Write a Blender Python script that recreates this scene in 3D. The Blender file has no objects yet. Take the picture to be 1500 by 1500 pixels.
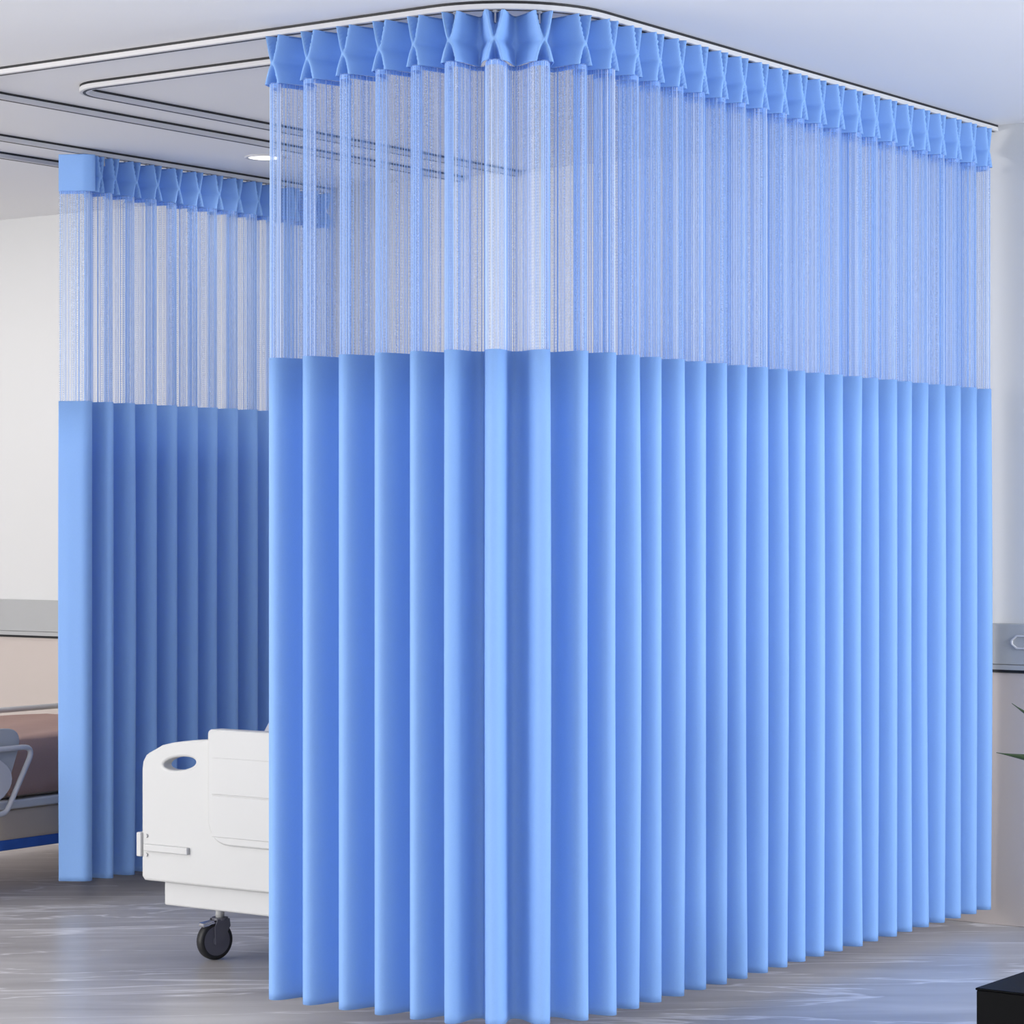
import bpy, bmesh, math, random
from mathutils import Vector, Matrix
random.seed(7)
PI = math.pi
C = bpy.context.scene.collection
scene = bpy.context.scene
H = 2.75          # ceiling height
EYE = 1.383
WALL = 8.31       # back wall plane (y)

# ------------------------------------------------------------------ materials
def lin(c):
    return tuple(((v/255)/12.92 if v/255 <= .04045 else ((v/255+.055)/1.055)**2.4) for v in c)

def mat(name, col, rough=.5, metal=0, bump=0, bscale=60, var=0, vscale=8, spec=.5, emit=None):
    m = bpy.data.materials.new(name); m.use_nodes = True
    nt = m.node_tree; b = nt.nodes['Principled BSDF']
    b.inputs['Base Color'].default_value = (*col, 1)
    b.inputs['Roughness'].default_value = rough
    b.inputs['Metallic'].default_value = metal
    b.inputs['Specular IOR Level'].default_value = spec
    tc = nt.nodes.new('ShaderNodeTexCoord')
    if var:
        n = nt.nodes.new('ShaderNodeTexNoise'); n.inputs['Scale'].default_value = vscale
        n.inputs['Detail'].default_value = 4
        nt.links.new(tc.outputs['Object'], n.inputs['Vector'])
        mx = nt.nodes.new('ShaderNodeMix'); mx.data_type = 'RGBA'
        mx.inputs[6].default_value = (*[v*(1-var) for v in col], 1)
        mx.inputs[7].default_value = (*[min(1, v*(1+var)) for v in col], 1)
        nt.links.new(n.outputs['Fac'], mx.inputs[0]); nt.links.new(mx.outputs[2], b.inputs['Base Color'])
    if bump:
        n = nt.nodes.new('ShaderNodeTexNoise'); n.inputs['Scale'].default_value = bscale
        nt.links.new(tc.outputs['Object'], n.inputs['Vector'])
        bp = nt.nodes.new('ShaderNodeBump'); bp.inputs['Strength'].default_value = bump
        bp.inputs['Distance'].default_value = .002
        nt.links.new(n.outputs['Fac'], bp.inputs['Height']); nt.links.new(bp.outputs['Normal'], b.inputs['Normal'])
    if emit:
        b.inputs['Emission Color'].default_value = (1, .97, .93, 1)
        b.inputs['Emission Strength'].default_value = emit
    return m

BLUE = (.305, .535, .95)
def cloth_mat(name, col, trans=.2):
    m = bpy.data.materials.new(name); m.use_nodes = True
    nt = m.node_tree; nt.nodes.clear()
    out = nt.nodes.new('ShaderNodeOutputMaterial')
    d = nt.nodes.new('ShaderNodeBsdfPrincipled')
    d.inputs['Roughness'].default_value = .55; d.inputs['Specular IOR Level'].default_value = .2
    d.inputs['Sheen Weight'].default_value = .0; d.inputs['Sheen Roughness'].default_value = .4
    t = nt.nodes.new('ShaderNodeBsdfTranslucent')
    mix = nt.nodes.new('ShaderNodeMixShader'); mix.inputs[0].default_value = trans
    tc = nt.nodes.new('ShaderNodeTexCoord')
    n = nt.nodes.new('ShaderNodeTexNoise'); n.inputs['Scale'].default_value = 350
    nt.links.new(tc.outputs['Object'], n.inputs['Vector'])
    mx = nt.nodes.new('ShaderNodeMix'); mx.data_type = 'RGBA'
    mx.inputs[6].default_value = (*[v*.95 for v in col], 1)
    mx.inputs[7].default_value = (*[min(1, v*1.05) for v in col], 1)
    nt.links.new(n.outputs['Fac'], mx.inputs[0])
    nt.links.new(mx.outputs[2], d.inputs['Base Color']); t.inputs['Color'].default_value = (.05, .22, .88, 1)
    nt.links.new(d.outputs[0], mix.inputs[1]); nt.links.new(t.outputs[0], mix.inputs[2])
    nt.links.new(mix.outputs[0], out.inputs['Surface'])
    return m

def net_mat():
    m = bpy.data.materials.new('fine_netting'); m.use_nodes = True
    nt = m.node_tree; nt.nodes.clear(); L = nt.links
    out = nt.nodes.new('ShaderNodeOutputMaterial')
    d = nt.nodes.new('ShaderNodeBsdfDiffuse'); d.inputs['Color'].default_value = (.50, .66, .95, 1)
    t = nt.nodes.new('ShaderNodeBsdfTranslucent'); t.inputs['Color'].default_value = (.46, .62, .95, 1)
    m1 = nt.nodes.new('ShaderNodeMixShader'); m1.inputs[0].default_value = .4
    tr = nt.nodes.new('ShaderNodeBsdfTransparent')
    m2 = nt.nodes.new('ShaderNodeMixShader')
    uv = nt.nodes.new('ShaderNodeUVMap'); uv.uv_map = 'UVMap'
    sp = nt.nodes.new('ShaderNodeSeparateXYZ'); L.new(uv.outputs[0], sp.inputs[0])
    # uneven density of the knit, running down the cloth
    mp = nt.nodes.new('ShaderNodeMapping'); mp.inputs['Scale'].default_value = (52, .35, 1)
    L.new(uv.outputs[0], mp.inputs[0])
    n = nt.nodes.new('ShaderNodeTexNoise'); n.inputs['Scale'].default_value = 1; n.inputs['Detail'].default_value = 2
    L.new(mp.outputs[0], n.inputs['Vector'])
    # small zigzag knit
    mp2 = nt.nodes.new('ShaderNodeMapping'); mp2.inputs['Scale'].default_value = (1, 1, 1)
    L.new(uv.outputs[0], mp2.inputs[0])
    w = nt.nodes.new('ShaderNodeTexWave'); w.wave_type = 'BANDS'; w.bands_direction = 'Y'
    w.inputs['Scale'].default_value = 38
    L.new(mp2.outputs[0], w.inputs['Vector'])
    a = nt.nodes.new('ShaderNodeMapRange'); a.inputs['From Min'].default_value = .3; a.inputs['From Max'].default_value = .7
    a.inputs['To Min'].default_value = .10; a.inputs['To Max'].default_value = .46
    L.new(n.outputs['Fac'], a.inputs['Value'])
    b = nt.nodes.new('ShaderNodeMath'); b.operation = 'MULTIPLY_ADD'
    L.new(w.outputs['Fac'], b.inputs[0]); b.inputs[1].default_value = .05
    L.new(a.outputs[0], b.inputs[2])
    L.new(d.outputs[0], m1.inputs[1]); L.new(t.outputs[0], m1.inputs[2])
    L.new(b.outputs[0], m2.inputs[0]); L.new(tr.outputs[0], m2.inputs[1]); L.new(m1.outputs[0], m2.inputs[2])
    L.new(m2.outputs[0], out.inputs['Surface'])
    return m

def thread_mat():
    m = bpy.data.materials.new('satin_thread'); m.use_nodes = True
    nt = m.node_tree; L = nt.links; b = nt.nodes['Principled BSDF']
    at = nt.nodes.new('ShaderNodeAttribute'); at.attribute_name = 'shade'
    cr = nt.nodes.new('ShaderNodeValToRGB')
    e = cr.color_ramp.elements
    e[0].position = 0; e[0].color = (.20, .40, .84, 1)
    e[1].position = 1; e[1].color = (.74, .80, .95, 1)
    k = cr.color_ramp.elements.new(.55); k.color = (.36, .55, .90, 1)
    L.new(at.outputs['Fac'], cr.inputs[0]); L.new(cr.outputs[0], b.inputs['Base Color'])
    b.inputs['Roughness'].default_value = .4
    return m

def floor_mat():
    m = bpy.data.materials.new('polished_marble_floor'); m.use_nodes = True
    nt = m.node_tree; L = nt.links; b = nt.nodes['Principled BSDF']
    tc = nt.nodes.new('ShaderNodeTexCoord')
    mp = nt.nodes.new('ShaderNodeMapping'); mp.vector_type = 'TEXTURE'
    mp.inputs['Rotation'].default_value = (0, 0, math.radians(38))
    mp.inputs['Scale'].default_value = (3.2, .55, 1)
    L.new(tc.outputs['Object'], mp.inputs[0])
    n = nt.nodes.new('ShaderNodeTexNoise'); n.inputs['Scale'].default_value = 3.5
    n.inputs['Detail'].default_value = 7; n.inputs['Roughness'].default_value = .6; n.inputs['Distortion'].default_value = .5
    L.new(mp.outputs[0], n.inputs['Vector'])
    cr = nt.nodes.new('ShaderNodeValToRGB'); e = cr.color_ramp.elements
    e[0].position = .33; e[0].color = (.37, .355, .36, 1)
    e[1].position = .68; e[1].color = (.53, .515, .52, 1)
    L.new(n.outputs['Fac'], cr.inputs[0])
    # thin pale veins
    n2 = nt.nodes.new('ShaderNodeTexNoise'); n2.inputs['Scale'].default_value = 2.3
    n2.inputs['Detail'].default_value = 5; n2.inputs['Distortion'].default_value = .8
    L.new(mp.outputs[0], n2.inputs['Vector'])
    s = nt.nodes.new('ShaderNodeMath'); s.operation = 'SUBTRACT'; s.inputs[1].default_value = .5
    L.new(n2.outputs['Fac'], s.inputs[0])
    ab = nt.nodes.new('ShaderNodeMath'); ab.operation = 'ABSOLUTE'; L.new(s.outputs[0], ab.inputs[0])
    mr = nt.nodes.new('ShaderNodeMapRange'); mr.inputs['From Min'].default_value = 0; mr.inputs['From Max'].default_value = .018
    mr.inputs['To Min'].default_value = .85; mr.inputs['To Max'].default_value = 0
    L.new(ab.outputs[0], mr.inputs['Value'])
    mx = nt.nodes.new('ShaderNodeMix'); mx.data_type = 'RGBA'; mx.inputs[7].default_value = (.80, .79, .82, 1)
    L.new(mr.outputs[0], mx.inputs[0]); L.new(cr.outputs[0], mx.inputs[6]); L.new(mx.outputs[2], b.inputs['Base Color'])
    b.inputs['Roughness'].default_value = .3
    return m

M = dict(
    wall=mat('white_wall_paint', (.67, .67, .67), .7, bump=.05),
    ceiling=mat('white_ceiling_paint', (.90, .895, .90), .75, bump=.05),
    floor=floor_mat(),
    panel=mat('warm_grey_wall_panel', (.56, .49, .455), .5, var=.03, vscale=3),
    strip=mat('grey_bedhead_panel', (.42, .425, .43), .4, var=.02),
    dark=mat('shadow_gap_black', (.008, .008, .010), .5, bump=.1),  # black for the gaps and the drawn shadow line above the rails
    rail=mat('white_aluminium', (.64, .63, .64), .4, bump=.03, spec=.3),
    cloth=cloth_mat('blue_polyester', BLUE),
    net=net_mat(), thread=thread_mat(),
    plastic=mat('white_bed_plastic', (.59, .59, .585), .35, bump=.04, bscale=30),
    frame=mat('white_painted_steel', (.60, .60, .60), .3, bump=.03),
    greyplastic=mat('pale_grey_plastic', (.50, .51, .56), .35, bump=.04),
    greyfab=mat('grey_padding', (.40, .42, .46), .8, bump=.2, bscale=200),
    rubber=mat('black_rubber', (.012, .012, .014), .55, bump=.2, bscale=120),
    hub=mat('dark_grey_hub', (.10, .10, .13), .4, bump=.05),
    chrome=mat('chrome', (.75, .75, .78), .15, 1, bump=.02),
    brown=mat('brown_blanket', (.40, .255, .22), .9, bump=.4, bscale=180, var=.06, vscale=12),
    lilac=mat('lilac_grey_blanket', (.45, .46, .53), .9, bump=.4, bscale=160),
    mattress=mat('white_mattress', (.72, .71, .70), .8, bump=.2),
    tan=mat('beige_upholstery', (.50, .42, .34), .7, bump=.2, var=.04),
    bluebase=mat('deep_blue_vinyl', (.03, .11, .42), .45, bump=.1, var=.3, vscale=14),
    black=mat('black_lacquer', (.002, .002, .0025), .5, bump=.03, spec=.08),
    soil=mat('potting_soil', (.03, .02, .012), .95, bump=.8, bscale=50),
    leaf=mat('dark_green_leaf', (.025, .06, .02), .45, var=.35, vscale=20),
    lamp=mat('downlight_glow', (1, 1, 1), .5, emit=2.2, bump=.01),
)

# ------------------------------------------------------------------ helpers
def link(name, me, m, parent=None, smooth=False):
    o = bpy.data.objects.new(name, me); C.objects.link(o)
    if m: me.materials.append(m)
    if parent: 
        o.parent = parent
        o.matrix_parent_inverse = parent.matrix_world.inverted() if False else Matrix.Translation(-parent.location)
    if smooth:
        for p in me.polygons: p.use_smooth = True
    return o

def from_data(name, vs, fs, m, parent=None, smooth=False):
    me = bpy.data.meshes.new(name); me.from_pydata([tuple(v) for v in vs], [], fs); me.update()
    return link(name, me, m, parent, smooth)

def from_bm(name, bm, m, parent=None, smooth=False):
    me = bpy.data.meshes.new(name); bm.to_mesh(me); bm.free()
    return link(name, me, m, parent, smooth)

def add_box(bm, lo, hi, bev=0, seg=2):
    c = [(a+b)/2 for a, b in zip(lo, hi)]; s = [abs(b-a) for a, b in zip(lo, hi)]
    r = bmesh.ops.create_cube(bm, size=1, matrix=Matrix.Translation(c) @ Matrix.Diagonal((*s, 1)))
    if bev:
        es = set()
        for v in r['verts']: es.update(v.link_edges)
        bmesh.ops.bevel(bm, geom=list(es), offset=bev, segments=seg, affect='EDGES', profile=.5)
    return bm

def box(name, lo, hi, m, parent=None, bev=0, seg=2):
    bm = bmesh.new(); add_box(bm, lo, hi, bev, seg)
    return from_bm(name, bm, m, parent, smooth=False)

def add_cyl(bm, p, q, r, n=20, r2=None):
    p = Vector(p); q = Vector(q); d = q-p
    mt = Matrix.Translation((p+q)/2) @ d.to_track_quat('Z', 'Y').to_matrix().to_4x4()
    bmesh.ops.create_cone(bm, cap_ends=True, segments=n, radius1=r, radius2=r if r2 is None else r2, depth=d.length, matrix=mt)
    return bm

def tube(name, pts, r, m, parent=None, closed=False, n=12, round_r=.0):
    cu = bpy.data.curves.new(name, 'CURVE'); cu.dimensions = '3D'
    s = cu.splines.new('POLY'); s.points.add(len(pts)-1)
    for k, p in enumerate(pts): s.points[k].co = (*p, 1)
    s.use_cyclic_u = closed
    cu.bevel_depth = r; cu.bevel_resolution = 3; cu.use_fill_caps = True
    return curve_mesh(name, cu, m, parent, True)

def curve_mesh(name, cu, m, parent=None, smooth=False, xf=None):
    o = bpy.data.objects.new('tmp', cu); C.objects.link(o)
    dg = bpy.context.evaluated_depsgraph_get()
    me = bpy.data.meshes.new_from_object(o.evaluated_get(dg))
    bpy.data.objects.remove(o); bpy.data.curves.remove(cu)
    me.name = name
    if xf: me.transform(xf)
    me.materials.clear()
    return link(name, me, m, parent, smooth)

def round_poly(pts, rads, n=7):
    out = []; N = len(pts)
    for i in range(N):
        p = Vector(pts[i]); a = Vector(pts[i-1])-p; b = Vector(pts[(i+1) % N])-p
        r = rads[i] if isinstance(rads, (list, tuple)) else rads
        if r <= 0: out.append(tuple(p)); continue
        ang = a.angle(b); t = min(r/math.tan(ang/2), a.length*.49, b.length*.49)
        a1 = p+a.normalized()*t; b1 = p+b.normalized()*t
        for k in range(n+1):
            u = k/n
            out.append(tuple((1-u)**2*a1+2*u*(1-u)*p+u*u*b1))
    return out

def plate(name, loops, thick, bev, m, parent, xf):
    """outline (and holes) in a 2-D plane given real thickness and a rounded rim"""
    cu = bpy.data.curves.new(name, 'CURVE'); cu.dimensions = '2D'; cu.fill_mode = 'BOTH'
    for lp in loops:
        s = cu.splines.new('POLY'); s.points.add(len(lp)-1)
        for k, p in enumerate(lp): s.points[k].co = (p[0], p[1], 0, 1)
        s.use_cyclic_u = True
    cu.extrude = thick/2-bev; cu.bevel_depth = bev; cu.bevel_resolution = 2; cu.offset = -bev
    return curve_mesh(name, cu, m, parent, False, xf)

# local (a,b,n) -> world : a along X, b along Z, n along -Y
def xz(y):   return Matrix(((1, 0, 0, 0), (0, 0, -1, y), (0, 1, 0, 0), (0, 0, 0, 1)))
# a along Y, b along Z, n along X
def yz(x):   return Matrix(((0, 0, 1, x), (1, 0, 0, 0), (0, 1, 0, 0), (0, 0, 0, 1)))

def thing(name, label, cat, loc=(0, 0, 0), group=None):
    o = bpy.data.objects.new(name, None); C.objects.link(o)
    o.location = loc; o.empty_display_size = .1
    tag(o, label, cat, group); return o
def tag(o, label, cat, group=None):
    o['label'] = label; o['category'] = cat
    if group: o['group'] = group
    return o
def struct(o): o['kind'] = 'structure'; return o

# ------------------------------------------------------------------ room shell
X0, X1, Y0 = -11.5, 2.2, -1.6
struct(box('floor', (X0, Y0, -.1), (X1, WALL, 0), M['floor']))
struct(box('ceiling', (X0, Y0, H), (X1, WALL, H+.1), M['ceiling']))
struct(box('wall_back', (X0, WALL, -.1), (X1, WALL+.12, H+.1), M['wall']))
struct(box('wall_left', (X0-.12, Y0, -.1), (X0, WALL+.12, H+.1), M['wall']))
# wainscot panels under the bedhead strip
trim = bmesh.new()
xs = [X0, -10.3, -9.1, -7.9, -6.7, -5.5, -4.3, -3.1, -1.9, -.7, .5, X1]
for a, b in zip(xs[:-1], xs[1:]):
    add_box(trim, (a+.0015, WALL-.018, 0), (b-.0015, WALL, .868), .002, 1)
struct(from_bm('trim_1', trim, M['panel']))

t = thing('bedhead_unit', 'long grey horizontal bedhead service strip on the back wall above the panels', 'bedhead panel', (-4.5, WALL, .87))
bm = bmesh.new(); add_box(bm, (X0, WALL-.032, .895), (X1, WALL, 1.036), .003, 1); from_bm('housing', bm, M['strip'], t)
box('lower_lip', (X0, WALL-.035, .878), (X1, WALL, .8945), M['strip'], t)
box('shadow_gap', (X0, WALL-.024, .868), (X1, WALL, .878), M['dark'], t)
def outlet(x):
    pts = round_poly([(x, .98), (x+.02, .998), (x+.12, .998), (x+.14, .98), (x+.14, .966), (x+.12, .95), (x+.02, .95), (x, .966)], .01)
    inn = round_poly([(x+.006, .979), (x+.022, .992), (x+.118, .992), (x+.134, .979), (x+.134, .967), (x+.118, .956), (x+.022, .956), (x+.006, .967)], .008)
    f = plate('outlet_frame', [pts, inn], .008, .001, M['rail'], t, xz(WALL-.035)); f['label'] = 'white outlet ring'
outlet(-3.772)

# downlight
t = thing('downlight', 'round white recessed downlight in the ceiling beside the curtain rails', 'ceiling light', (-6.41, 7.45, H))
bm = bmesh.new()
N = 40; R_ = [(.075, H), (.078, H-.004), (.066, H-.006), (.060, H-.001)]
rings = [[bm.verts.new((-6.41+r*math.cos(2*PI*k/N), 7.45+r*math.sin(2*PI*k/N), z)) for k in range(N)] for r, z in R_]
for a, b in zip(rings[:-1], rings[1:]):
    for k in range(N): bm.faces.new((a[k], a[(k+1) % N], b[(k+1) % N], b[k]))
from_bm('trim_ring', bm, M['rail'], t, True)
bm = bmesh.new(); add_cyl(bm, (-6.41, 7.45, H-.003), (-6.41, 7.45, H-.0005), .061, 40); from_bm('diffuser', bm, M['lamp'], t)

# ------------------------------------------------------------------ paths
def path_u(x_far, y_front, x_near, y_end, r, n=14, close=False):
    """U-shaped run: wall -> front (left corner) -> right corner -> wall"""
    pts = [(x_far, y_end)]
    c = (x_far+r, y_front+r)
    for k in range(n+1):
        a = PI+k/n*PI/2; pts.append((c[0]+r*math.cos(a), c[1]+r*math.sin(a)))
    c = (x_near-r, y_front+r)
    for k in range(n+1):
        a = 1.5*PI+k/n*PI/2; pts.append((c[0]+r*math.cos(a), c[1]+r*math.sin(a)))
    pts.append((x_near, y_end))
    return pts

def sweep(pts, prof):
    """prof: closed list of (side offset, z)"""
    n = len(pts); P = len(prof); vs = []; fs = []
    for i, p in enumerate(pts):
        a = Vector(pts[max(i-1, 0)]); b = Vector(pts[min(i+1, n-1)]); q = Vector(p)
        d1 = (q-a).normalized() if i > 0 else (b-q).normalized()
        d2 = (b-q).normalized() if i < n-1 else d1
        t_ = (d1+d2).normalized(); nn = Vector((t_.y, -t_.x)); k = 1/max(.5, t_.dot(d1))
        for o, z in prof: vs.append((q.x+nn.x*o*k, q.y+nn.y*o*k, z))
    for i in range(n-1):
        for j in range(P):
            a = i*P+j; b = i*P+(j+1) % P
            fs.append((a, b, b+P, a+P))
    fs.append(tuple(range(P))[::-1]); fs.append(tuple((n-1)*P+j for j in range(P)))
    return vs, fs

def rail(pts, label, group=None):
    t = thing('curtain_rail', label, 'curtain rail', (pts[0][0], pts[0][1], H), group)
    w = .015
    vs, fs = sweep(pts, [(-w, H-.0078), (w, H-.0078), (w+.001, H-.021), (w-.002, H-.0225), (-w+.002, H-.0225), (-w-.001, H-.021)])
    from_data('rail_profile', vs, fs, M['rail'], t)
    vs, fs = sweep(pts, [(-w+.001, H-.0002), (w-.001, H-.0002), (w-.001, H-.0078), (-w+.001, H-.0078)])  # black strip stands in for the shadow line between rail and ceiling
    from_data('rail_shadow_strip', vs, fs, M['dark'], t)
    vs, fs = sweep(pts, [(-.0045, H-.0223), (.0045, H-.0223), (.0045, H-.0233), (-.0045, H-.0233)])
    from_data('runner_slot', vs, fs, M['dark'], t)
    return t
YE = WALL-.001
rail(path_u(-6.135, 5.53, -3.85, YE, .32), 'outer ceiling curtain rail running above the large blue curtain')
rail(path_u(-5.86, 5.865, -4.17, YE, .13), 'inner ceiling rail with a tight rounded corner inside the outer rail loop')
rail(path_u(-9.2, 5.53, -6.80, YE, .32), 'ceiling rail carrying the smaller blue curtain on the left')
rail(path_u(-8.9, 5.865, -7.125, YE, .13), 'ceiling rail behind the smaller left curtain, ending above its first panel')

# ------------------------------------------------------------------ curtains
class Path:
    """polyline with smooth sampling by arc length; outward normal on the right of travel"""
    def __init__(s, pts):
        s.p = [Vector(q) for q in pts]; s.s = [0]
        for a, b in zip(s.p[:-1], s.p[1:]): s.s.append(s.s[-1]+(b-a).length)
        s.L = s.s[-1]
    def pos(s, u):
        if u <= 0: d = (s.p[1]-s.p[0]).normalized(); return s.p[0]+d*u
        if u >= s.L: d = (s.p[-1]-s.p[-2]).normalized(); return s.p[-1]+d*(u-s.L)
        lo, hi = 0, len(s.s)-1
        while hi-lo > 1:
            m = (lo+hi)//2
            if s.s[m] <= u: lo = m
            else: hi = m
        f = (u-s.s[lo])/(s.s[hi]-s.s[lo]); return s.p[lo].lerp(s.p[hi], f)
    def frame(s, u):
        e = .012; a = s.pos(u-e); b = s.pos(u+e); t = (b-a).normalized()
        return s.pos(u), t, Vector((t.y, -t.x))

def phase(u, pl):
    """fold coordinate: integer at each pleat"""
    if u <= pl[0]: return (u-pl[0])/(pl[1]-pl[0])
    for i in range(len(pl)-1):
        if u <= pl[i+1]: return i+(u-pl[i])/(pl[i+1]-pl[i])
    return len(pl)-1+(u-pl[-1])/(pl[-1]-pl[-2])

def build_curtain(name, label, path, pl, s0, s1, A, z_bot, z_net, z_head, z_top, flat_end=None, group=None, hpl=None, spp=22, thr_gap=.0062, seed=1):
    rnd = random.Random(seed)
    base, _, _ = path.frame(s0)
    t = thing(name, label, 'curtain', (base.x, base.y, z_bot), group)
    pitch = (pl[-1]-pl[0])/(len(pl)-1)
    ns = int((s1-s0)/pitch*spp)
    S = [s0+(s1-s0)*k/ns for k in range(ns+1)]
    amp = {}
    def fold(u, z=None):
        ph = phase(u, pl); k = int(math.floor(ph+.5)); q = ph-k
        am = A
        jit = random.Random(k*17+seed).uniform(.92, 1.08)
        if flat_end is not None and u < flat_end:
            return A, 0.0
        n = am*jit*math.cos(2*PI*q)
        du = .036*pitch*math.sin(4*PI*q)*(am/A) 
        return n, du
    def pt(u, z, dn=0):
        n, du = fold(u)
        c, tt, nn = path.frame(u)
        # crest leans very slightly through the drop
        p = c+tt*du+nn*(n+dn)
        return Vector((p.x, p.y, z))
    # --- fabric panel
    def grid(zs, fn, S=S):
        vs = [fn(u, z) for z in zs for u in S]; W = len(S); fs = []
        for j in range(len(zs)-1):
            for i in range(W-1):
                a = j*W+i; fs.append((a, a+1, a+1+W, a+W))
        return vs, fs
    drift = [rnd.uniform(-1, 1) for _ in range(len(pl)+4)]
    def fab(u, z):
        f = (z_net-z)/(z_net-z_bot)
        k = int(math.floor(phase(u, pl)+.5)); d = drift[k % len(drift)]
        p = pt(u, z); c, tt, nn = path.frame(u)
        w = math.cos(PI*(phase(u, pl)-k))**2
        o = (nn*.004+tt*.003)*d*w*math.sin(f*PI*1.1)
        return (p.x+o.x, p.y+o.y, z)
    vs, fs = grid([z_bot, z_bot+.02]+[z_bot+(z_net-z_bot)*k/8 for k in range(1, 9)], fab)
    o = from_data('fabric_panel', vs, fs, M['cloth'], t, True)
    md = o.modifiers.new('thickness', 'SOLIDIFY'); md.thickness = .0016; md.offset = 0
    # --- hems (slightly raised double cloth at the top of the solid part)
    # --- netting
    vs, fs = grid([z_net-.002, (z_net+z_head)/2, z_head+.004], lambda u, z: tuple(pt(u, z, -.004)))
    o = from_data('net_panel', vs, fs, M['net'], t, True)
    # arc-length UVs
    arc = [0]
    for a, b in zip(S[:-1], S[1:]): arc.append(arc[-1]+(pt(b, 0)-pt(a, 0)).length)
    uvl = o.data.uv_layers.new(name='UVMap'); W = len(S)
    for lp in o.data.loops:
        vi = lp.vertex_index; uvl.data[lp.index].uv = (arc[vi % W], o.data.vertices[vi].co.z)
    # satin threads knitted into the net
    vs = []; fs = []; sh = []
    pos = rnd.uniform(0, thr_gap); idx = 0
    while pos < arc[-1]:
        while arc[idx+1] < pos: idx += 1
        f = (pos-arc[idx])/(arc[idx+1]-arc[idx]); u = S[idx]+f*(S[idx+1]-S[idx])
        c = pt(u, 0, -.004); r = rnd.choice((.0005, .0006, .0008, .0011)); sval = rnd.random()**1.3
        b0 = len(vs)
        for z in (z_net-.003, z_head+.001):
            for k in range(4):
                a = PI/4+k*PI/2; vs.append((c.x+r*math.cos(a), c.y+r*math.sin(a), z))
        for k in range(4): fs.append((b0+k, b0+(k+1) % 4, b0+4+(k+1) % 4, b0+4+k))
        sh += [sval]*8
        pos += thr_gap*rnd.uniform(.25, 1.9)
    th = from_data('net_threads', vs, fs, M['thread'], t)
    at = th.data.attributes.new('shade', 'FLOAT', 'POINT')
    for i, v in enumerate(sh): at.data[i].value = v
    th['kind'] = 'stuff'
    # --- pinch pleated header
    hp = hpl or pl; fe = hp[0] if flat_end is not None else None
    def head(u, z):
        h = (z-z_head)/(z_top-z_head); ph = phase(u, hp); k = int(math.floor(ph+.5)); q = ph-k
        g = min(1, abs(h-.42)/(.58 if h > .42 else .42))
        a = .022+(.155 if h > .42 else .135)*g**(.95 if h > .42 else .75)
        ff = 1
        Ah = A*.93
        if fe is not None and u < fe-.02: k = 0; q = 0; a = 1; ff = 0
        if abs(q) < a:
            n = Ah+.002-.062*ff*min(1, g*1.3)*(1-(q/a)**2)
        else:
            v = (abs(q)-a)/(.5-a)
            n = Ah*math.cos(PI*v**.8)
            n += -.015*math.exp(-((h-.42)/.10)**2)*math.sin(PI*v)
            if h < .42: n += .018*(1-h/.42)*math.sin(PI*v)
        c, tt, nn = path.frame(u); p = c+nn*n
        zz = z-(.008*(1-math.cos(2*PI*q))/2 if h > .98 else 0)
        return (p.x, p.y, zz)
    SH = [s0+(s1-s0)*k/(ns*2) for k in range(ns*2+1)]
    vs, fs = grid([z_head+(z_top-z_head)*k/30 for k in range(31)], head, SH)
    o = from_data('pleated_header', vs, fs, M['cloth'], t, True)
    md = o.modifiers.new('thickness', 'SOLIDIFY'); md.thickness = .002; md.offset = 0
    # inner lining tape hanging just below the header
    vs, fs = grid([z_head-.010, z_head+.002], lambda u, z: tuple(pt(u, z, -.008)))
    o = from_data('heading_tape', vs, fs, M['cloth'], t, True)
    # --- runners
    for i, u in enumerate(pl):
        if u < s0+.005 or u > s1-.005: continue
        c, tt, nn = path.frame(u); c = c+nn*.004
        bm = bmesh.new()
        add_box(bm, (c.x-.006, c.y-.006, z_top-.004), (c.x+.006, c.y+.006, H-.0235), .002, 1)
        add_cyl(bm, (c.x, c.y, z_top-.03), (c.x, c.y, z_top), .003, 8)
        from_bm('runner', bm, M['rail'], t)
    return t

# big L-shaped curtain
r = .32; pts = [(-4.745, 5.53), (-4.17, 5.53)]
pts += [(-4.17+r*math.sin(k/24*PI/2), 5.85-r*math.cos(k/24*PI/2)) for k in range(1, 25)]
pts += [(-3.85, 8.21)]
P1 = Path(pts)
pl = [.052, .177, .302, .426, .541, .643, .750, .866, .974, 1.069, 1.186, 1.30, 1.415, 1.536, 1.643, 1.757, 1.876]
while pl[-1]+.117 < P1.L+.05: pl.append(pl[-1]+.117)
build_curtain('hospital_curtain', 'large pale blue L-shaped ward curtain with netting top in the foreground', P1, pl, -.002, P1.L-.004,
              .050, .07, 1.835, 2.588, 2.724, seed=3)
# smaller curtain with a flat leading panel turned towards the viewer
P2 = Path([(-6.880, 6.863), (-6.818, 6.896), (-6.806, 6.902), (-6.798, 6.912), (-6.795, 6.925), (-6.795, 8.262)])
off = P2.L-(8.262-6.925)
pl2 = [off+(y-6.925) for y in (6.900, 6.990, 7.103, 7.217, 7.333, 7.448, 7.563, 7.678, 7.793, 7.908, 8.023, 8.138)]
build_curtain('hospital_curtain', 'smaller darker blue ward curtain on the left, behind the white bed', P2, pl2, .0, P2.L-.004,
              .045, .075, 1.825, 2.59, 2.724, flat_end=pl2[0], hpl=[off+.014]+[p+.02 for p in pl2[1:]], seed=11)

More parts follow.
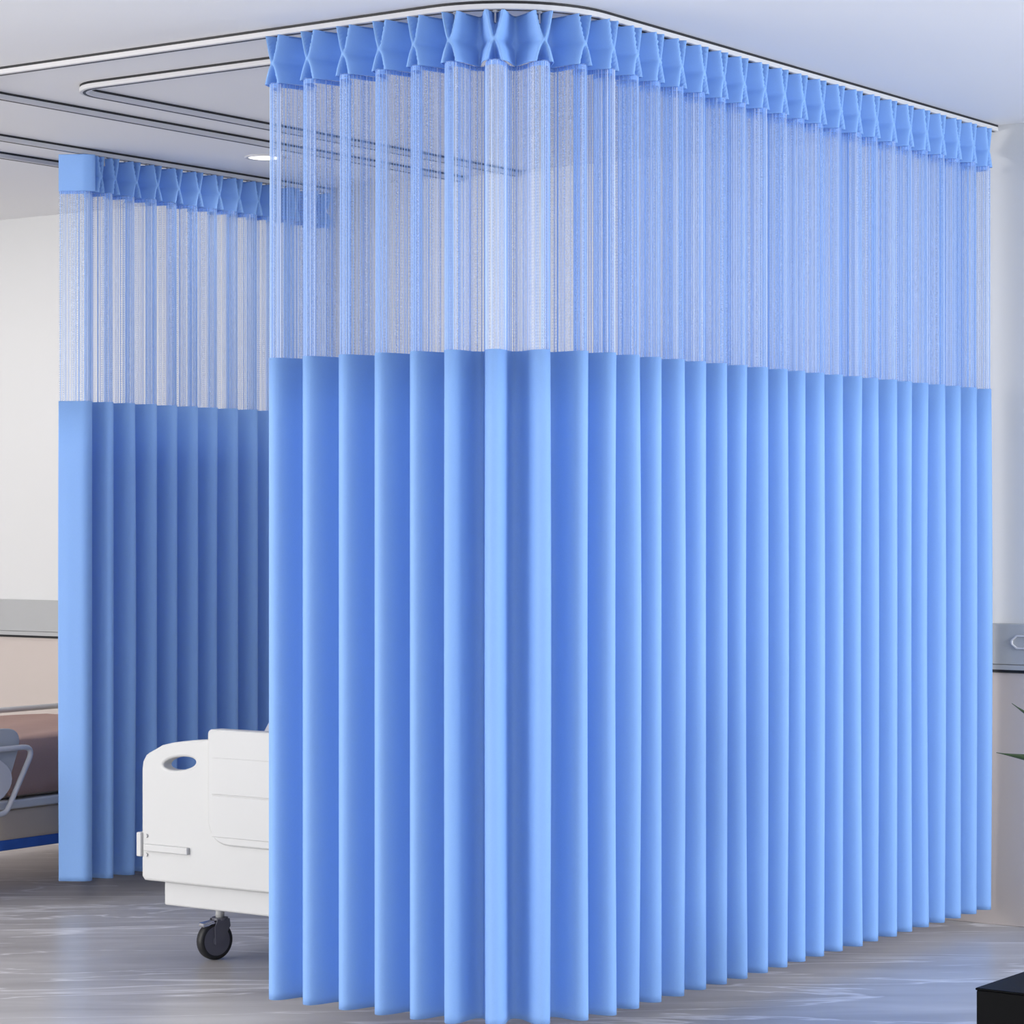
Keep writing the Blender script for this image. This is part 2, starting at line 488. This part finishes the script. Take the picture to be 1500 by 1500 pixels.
# ------------------------------------------------------------------ white hospital bed
BX0, BX1 = -5.745, -4.785; BC = (BX0+BX1)/2; BY = 6.08
bed = thing('hospital_bed', 'white wheeled hospital bed with oval handle hole, partly behind the large curtain', 'bed', (BC, 7.1, 0))
def arch(x):
    d = abs(x-BC); return .712-.085*max(0, (d-.17)/.31)**2.2
half = [(.012, .25), (0, .262), (0, .60), (.004, .626), (.018, .647), (.032, .656), (.05, .664), (.085, .681), (.13, .691), (.17, .697), (.22, .703), (.27, .707), (.35, .710), (.43, .712)]
outer = [(BX0+x, z) for x, z in half]+[(BX1-x, z) for x, z in reversed(half)]
def oval(cx, cz, a, b, tilt):
    return [(cx+a*math.cos(v)-tilt*b*math.sin(v), cz+b*math.sin(v)*1.0+tilt*a*math.cos(v)) for v in [2*PI*k/32 for k in range(32)]]
fb = plate('footboard', [outer, oval(-5.585, .627, .068, .0205, .13), oval(2*BC+5.585, .627, .068, .0205, -.13)], .045, .008, M['plastic'], bed, xz(BY+.0225))
# raised centre cover
cov = round_poly([(-5.455, .742), (2*BC+5.455, .742), (2*BC+5.455, .385), (-5.455, .385)], [.02, .02, .09, .09])
cv = plate('centre_cover', [cov], .05, .006, M['plastic'], bed, xz(BY+.012))
box('cover_lower_panel', (-5.435, BY-.0165, .41), (2*BC+5.435, BY-.0125, .538), M['plastic'], cv, .0015, 1)
box('cover_upper_panel', (-5.435, BY-.0165, .542), (2*BC+5.435, BY-.0125, .655), M['plastic'], cv, .0015, 1)
for sx in (1, -1):
    a = -5.725 if sx == 1 else 2*BC+5.725; b = -5.54 if sx == 1 else 2*BC+5.54
    lt = box('latch_bar', (min(a, b), BY-.014, .345), (max(a, b), BY+.001, .367), M['plastic'], bed, .003, 2)
    e = BX0-.014 if sx == 1 else BX1-.006
    bm = bmesh.new(); add_box(bm, (e, BY-.01, .325), (e+.02, BY+.055, .402), .004, 2)
    for zz in (.332, .392): 
        xx = -5.722 if sx == 1 else 2*BC+5.722
        add_cyl(bm, (xx, BY-.006, zz), (xx, BY+.004, zz), .006, 12)
    from_bm('corner_bracket', bm, M['plastic'], bed)
box('base_frame', (BX0+.065, BY+.035, .172), (BX1-.065, 8.12, .252), M['frame'], bed, .006, 2)
box('mattress_deck', (BX0+.04, BY+.05, .40), (BX1-.04, 8.2, .44), M['frame'], bed, .01, 2)
for x in (BC-.3, BC+.3):
    for y in (6.6, 7.7): 
        bm = bmesh.new(); add_box(bm, (x-.03, y-.04, .25), (x+.03, y+.04, .401), .006, 1); from_bm('lift_column', bm, M['frame'], bed)
plate('headboard', [[(x, z+.10 if z > .5 else z) for x, z in outer]], .045, .008, M['plastic'], bed, xz(8.235))
def caster(x, y, rz):
    z = .061; R = .061
    n_ = Vector((math.cos(rz), math.sin(rz), 0)); tg = Vector((-n_.y, n_.x, 0)); c = Vector((x, y, z))
    root = bmesh.new()
    # lathe tyre
    prof = [(.038, -.014), (.054, -.016), (.060, -.011), (R, 0), (.060, .011), (.054, .016), (.038, .014)]
    n = 40; rings = []
    for k in range(n):
        a = 2*PI*k/n; d = tg*math.cos(a)+Vector((0, 0, 1))*math.sin(a)
        rings.append([root.verts.new(c+d*rr+n_*w) for rr, w in prof])
    for k in range(n):
        A_, B_ = rings[k], rings[(k+1) % n]
        for j in range(len(prof)): root.faces.new((A_[j], A_[(j+1) % len(prof)], B_[(j+1) % len(prof)], B_[j]))
    w = from_bm('caster', root, M['rubber'], bed, True)
    bm = bmesh.new(); add_cyl(bm, c-n_*.0155, c+n_*.0155, .047, 32); add_cyl(bm, c-n_*.019, c+n_*.019, .014, 16)
    from_bm('wheel_hub', bm, M['hub'], w)
    # fork
    bm = bmesh.new()
    tc = c-tg*(-.018)
    for s in (1, -1):
        off = n_*(.021*s)
        ring = []
        for (u, v) in [(-.010, -.01), (.012, -.012), (.045, .045), (.042, .068), (-.002, .068), (-.012, .045)]:
            ring.append(c+tg*u+Vector((0, 0, v))+off)
        f1 = [bm.verts.new(p-n_*.002) for p in ring]; f2 = [bm.verts.new(p+n_*.002) for p in ring]
        bm.faces.new(f1); bm.faces.new(f2[::-1])
        for k in range(len(ring)):
            k2 = (k+1) % len(ring); bm.faces.new((f1[k], f1[k2], f2[k2], f2[k]))
    bmesh.ops.recalc_face_normals(bm, faces=bm.faces)
    top = c+tg*.020+Vector((0, 0, .0635))
    add_cyl(bm, top, top+Vector((0, 0, .008)), .026, 20)
    from_bm('fork', bm, M['hub'], w)
    bm = bmesh.new(); add_cyl(bm, top+Vector((0, 0, .006)), (top.x, top.y, .175), .014, 20)
    st = from_bm('stem', bm, M['frame'], w, True); st['label'] = 'white caster stem'
    bm = bmesh.new()
    q = c-tg*.028+Vector((0, 0, .055))
    mt = Matrix.Translation(q) @ Matrix.Rotation(math.atan2(tg.y, tg.x), 4, 'Z') @ Matrix.Rotation(math.radians(-8), 4, 'Y') @ Matrix.Diagonal((.05, .035, .012, 1))
    rr = bmesh.ops.create_cube(bm, size=1, matrix=mt)
    bmesh.ops.bevel(bm, geom=list(bm.edges), offset=.004, segments=2, affect='EDGES')
    bl = from_bm('brake_pedal', bm, M['chrome'], w); bl['label'] = 'bright brake pedal'
caster(-5.548, 6.205, math.radians(-16))
caster(2*BC+5.548, 6.205, math.radians(-10))
caster(-5.548, 7.98, math.radians(-30)); caster(2*BC+5.548, 7.98, math.radians(12))

def soft_box(name, lo, hi, bev, m, parent=None, seg=4):
    bm = bmesh.new(); add_box(bm, lo, hi, bev, seg); return from_bm(name, bm, m, parent, True)
tag(soft_box('mattress', (BX0+.05, BY+.06, .441), (BX1-.05, 8.19, .585), .03, M['mattress']),
    'white mattress lying on the white hospital bed behind the curtain', 'mattress')
# blanket with raised knees
def blanket(name, x0, x1, y0, y1, zf, drop, m, label, thick=.02):
    nx, ny = 26, 60; vs = []; fs = []
    W = (x1-x0)+2*drop
    for j in range(ny+1):
        y = y0+(y1-y0)*j/ny; zt = zf(y)
        for i in range(nx+1):
            s = -drop+W*i/nx
            if s < 0: x = x0-.012-.006*math.sin(y*26)*(-s/drop); z = zt+s
            elif s > x1-x0: x = x1+.012+.006*math.sin(y*23)*((s-(x1-x0))/drop); z = zt-(s-(x1-x0))
            else:
                x = x0+s; e = min(s, x1-x0-s)/.06; z = zt-(0 if e > 1 else .008*(1-e)**2)+.004*math.sin(x*21+y*9)
            vs.append((x, y, z))
    for j in range(ny):
        for i in range(nx):
            a = j*(nx+1)+i; fs.append((a, a+1, a+nx+2, a+nx+1))
    o = from_data(name, vs, fs, m, None, True)
    md = o.modifiers.new('thickness', 'SOLIDIFY'); md.thickness = thick; md.offset = 1
    return tag(o, label, 'blanket')
def knees(y):
    if y < 6.5: return .592
    if y < 6.98: return .592+.40*(.5-.5*math.cos((y-6.5)/.48*PI))
    if y < 7.45: return .992-.40*(.5-.5*math.cos((y-6.98)/.47*PI))
    return .592
blanket('blanket', BX0+.045, BX1-.045, 6.3, 7.7, knees, .10, M['lilac'], 'lilac-grey blanket rising into a hump just above the white footboard')

# ------------------------------------------------------------------ left bed
LX1 = -7.13; LX0 = -8.03; LY0 = 5.95
lb = thing('hospital_bed', 'beige-sided bed with grey tube side rail at the left edge of the picture', 'bed', ((LX0+LX1)/2, 7.1, 0))
def loft_side(name, z0, z1, x_in, m, bev=.01):
    return box(name, (LX0+x_in, LY0, z0), (LX1-x_in, 8.24, z1), m, lb, bev, 3)
loft_side('upholstered_base', .20, .318, 0, M['tan'], .015)
loft_side('blue_base_band', .165, .205, .004, M['bluebase'], .004)
loft_side('deck_frame', .318, .352, -.012, M['frame'], .008)
for x in (LX0+.12, LX1-.12):
    for y in (LY0+.15, 8.05):
        bm = bmesh.new(); add_cyl(bm, (x, y, 0), (x, y, .17), .028, 20, .034); from_bm('leg', bm, M['hub'], lb)
plate('headboard', [round_poly([(LX0, .2), (LX1, .2), (LX1, .84), (LX0, .84)], [.01, .01, .07, .07])], .03, .005, M['tan'], lb, xz(8.262))
plate('footboard', [round_poly([(LX0, .2), (LX1, .2), (LX1, .66), (LX0, .66)], [.01, .01, .09, .09])], .04, .006, M['plastic'], lb, xz(LY0-.02))
# side rail: tube frame narrower at the foot, with a padded plate and an oval inset
RX = -7.055
rt = round_poly([(6.03, .552), (6.895, .552), (6.75, .315), (6.17, .315)], [.035, .035, .05, .05])
sr = tube('side_rail', [(RX, y, z) for y, z in rt], .0105, M['greyplastic'], lb, True)
sr['label'] = 'pale grey tubular side rail'
ins = plate('rail_inset', [[(6.56+.22*math.cos(v), .440+.108*math.sin(v)) for v in [2*PI*k/40 for k in range(40)]]], .018, .004, M['greyplastic'], sr, yz(RX-.006))
pdp = round_poly([(6.07, .43), (6.785, .43), (6.865, .625), (6.04, .625)], [.02, .03, .07, .07])
pad = plate('rail_pad', [pdp], .012, .004, M['greyfab'], sr, yz(RX-.024)); pad['label'] = 'dark grey rounded pad'
for y in (6.3, 6.6):
    box('rail_bracket', (LX1-.002, y-.02, .30), (RX+.006, y+.02, .335), M['greyplastic'], sr, .004, 1)
fr = round_poly([(6.2, .36), (6.2, .597), (8.18, .597), (8.18, .36)], .05)
fr2 = tube('far_side_rail', [(LX0-.03, y, z) for y, z in fr], .012, M['frame'], lb, False)
tag(soft_box('mattress', (LX0+.02, LY0+.02, .3525), (LX1-.02, 8.22, .562), .025, M['tan']),
    'beige mattress under the brown blanket on the left bed', 'mattress')
bk = blanket('blanket', LX0+.015, LX1-.018, 6.83, 7.86, lambda y: .568, .20, M['brown'], 'brown blanket draped over the side of the left bed', .012)

# ------------------------------------------------------------------ planter and plant
# low black planter at lower right
px0, py0 = -2.859, 6.063
pb = thing('plinth', 'low black rectangular box on the floor at the lower right corner', 'plinth', (px0+.45, py0+.25, 0))
bm = bmesh.new()
zt = .206; w_, d_ = 0.95, .62
add_box(bm, (px0, py0, 0), (px0+w_, py0+d_, zt-.004), .004, 2)
from_bm('box_body', bm, M['black'], pb)
bm = bmesh.new()
add_box(bm, (px0-.002, py0-.002, zt-.004), (px0+w_+.002, py0+d_+.002, zt+.002), .002, 1)
from_bm('box_top', bm, M['black'], pb)
pc = Vector((-2.69, 6.45, zt+.002))
plant = thing('potted_plant', 'dark green arching leaves of a potted plant at the right edge', 'plant', tuple(pc))
bm = bmesh.new()
prof = [(.0, 0), (.10, 0), (.13, .02), (.15, .22), (.155, .23), (.145, .23), (.138, .20), (0, .195)]
n = 36; rg = []
for k in range(n):
    a = 2*PI*k/n; rg.append([bm.verts.new((pc.x+max(r_, .0005)*math.cos(a), pc.y+max(r_, .0005)*math.sin(a), pc.z+z_)) for r_, z_ in prof[:-1]])
for k in range(n):
    for j in range(len(prof)-2): bm.faces.new((rg[k][j], rg[(k+1) % n][j], rg[(k+1) % n][j+1], rg[k][j+1]))
from_bm('pot', bm, M['plastic'], plant, True)
bm = bmesh.new(); add_cyl(bm, pc+Vector((0, 0, .19)), pc+Vector((0, 0, .205)), .139, 32); from_bm('soil', bm, M['soil'], plant)
def leaf(base, tip, sag, width):
    base = Vector(base); tip = Vector(tip); n = 14; vs = []; fs = []
    d = tip-base; side = Vector((-d.y, d.x, 0)).normalized(); side = (side*.55+Vector((0, 0, .8))).normalized()
    for k in range(n+1):
        f = k/n; c = base.lerp(tip, f)+Vector((0, 0, sag*4*f*(1-f)))
        side_ = side; w = width*(math.sin(PI*min(1, f*.9+.08))**.7)*(1-f**3)+.0006
        vs += [c-side*w, c-Vector((0, 0, w*.35)), c+side*w]
    for k in range(n):
        for j in range(2):
            a = k*3+j; fs.append((a, a+1, a+4, a+3))
    o = from_data('leaf', vs, fs, M['leaf'], plant, True)
    md = o.modifiers.new('thickness', 'SOLIDIFY'); md.thickness = .0012
crown = pc+Vector((0, 0, .56))
bm = bmesh.new(); add_cyl(bm, pc+Vector((0, 0, .20)), crown+Vector((0, 0, .05)), .012, 14, .009); from_bm('stem', bm, M['tan'], plant)
CAMR = Vector((.816, .578, 0))
rr = random.Random(5)
leaf(crown+Vector((0, 0, -.02)), (-2.945, 6.368, .775), -.004, .019)
leaf(crown+Vector((0, 0, .02)), (-2.912, 6.392, .905), -.012, .024)
for k in range(20):
    a = 2*PI*k/20+rr.uniform(-.15, .15); L_ = rr.uniform(.30, .45)
    if Vector((math.cos(a), math.sin(a), 0)).dot(CAMR) < -.2: continue
    e = rr.uniform(-.1, .35)
    leaf(crown+Vector((0, 0, rr.uniform(-.06, .04))), crown+Vector((math.cos(a)*L_, math.sin(a)*L_, e)), .09, .017)

# ------------------------------------------------------------------ light
w = bpy.data.worlds.new('daylight'); scene.world = w; w.use_nodes = True
bg = w.node_tree.nodes['Background']; bg.inputs[0].default_value = (.91, .94, 1, 1); bg.inputs[1].default_value = 1.35
def area(name, loc, target, sx, sy, power, col):
    l = bpy.data.lights.new(name, 'AREA'); l.shape = 'RECTANGLE'; l.size = sx; l.size_y = sy; l.energy = power; l.color = col
    o = bpy.data.objects.new(name, l); C.objects.link(o); o.location = loc
    o.rotation_euler = (Vector(target)-Vector(loc)).to_track_quat('-Z', 'Y').to_euler()
    return o
area('front_left_fill', (-8.4, -1.3, 1.8), (-5.4, 6, 1.5), 4, 1.8, 350, (1, .985, .96))  # unseen area light added at front left to model the fold shading
area('right_side_fill', (2.1, 7.1, 1.8), (-4, 6.8, 1.6), 2.2, 1.7, 220, (.86, .93, 1))  # unseen area light added on the right to brighten the fold crests
def downlight_and_fill(x, y, e):
    l = bpy.data.lights.new('downlight_and_fill', 'AREA'); l.shape = 'DISK'; l.size = .12; l.energy = e; l.color = (1, .96, .92)
    o = bpy.data.objects.new('downlight_and_fill', l); C.objects.link(o); o.location = (x, y, H-.012)
downlight_and_fill(-6.41, 7.45, 2)
for x, y, e in ((-5.0, 6.9, 7), (-8.6, 7.0, 12), (-9.6, 4.0, 14), (-7.2, 3.2, 14)): downlight_and_fill(x, y, e)  # extra unseen lamps without fixtures, added to brighten the bays and room

# ------------------------------------------------------------------ camera
cam = bpy.data.cameras.new('camera'); co = bpy.data.objects.new('camera', cam); C.objects.link(co)
co.location = (0, 0, EYE)
yaw = math.atan2(.578, .816)
co.rotation_euler = (PI/2, 0, yaw)
cam.sensor_width = 36; cam.lens = 3830/1500*36; cam.shift_y = 15/1500
cam.clip_start = .05; cam.clip_end = 100
scene.camera = co
vs_ = scene.view_settings
vs_.view_transform = 'Standard'; vs_.look = 'None'; vs_.gamma = 1; vs_.use_curve_mapping = False; vs_.exposure = 0
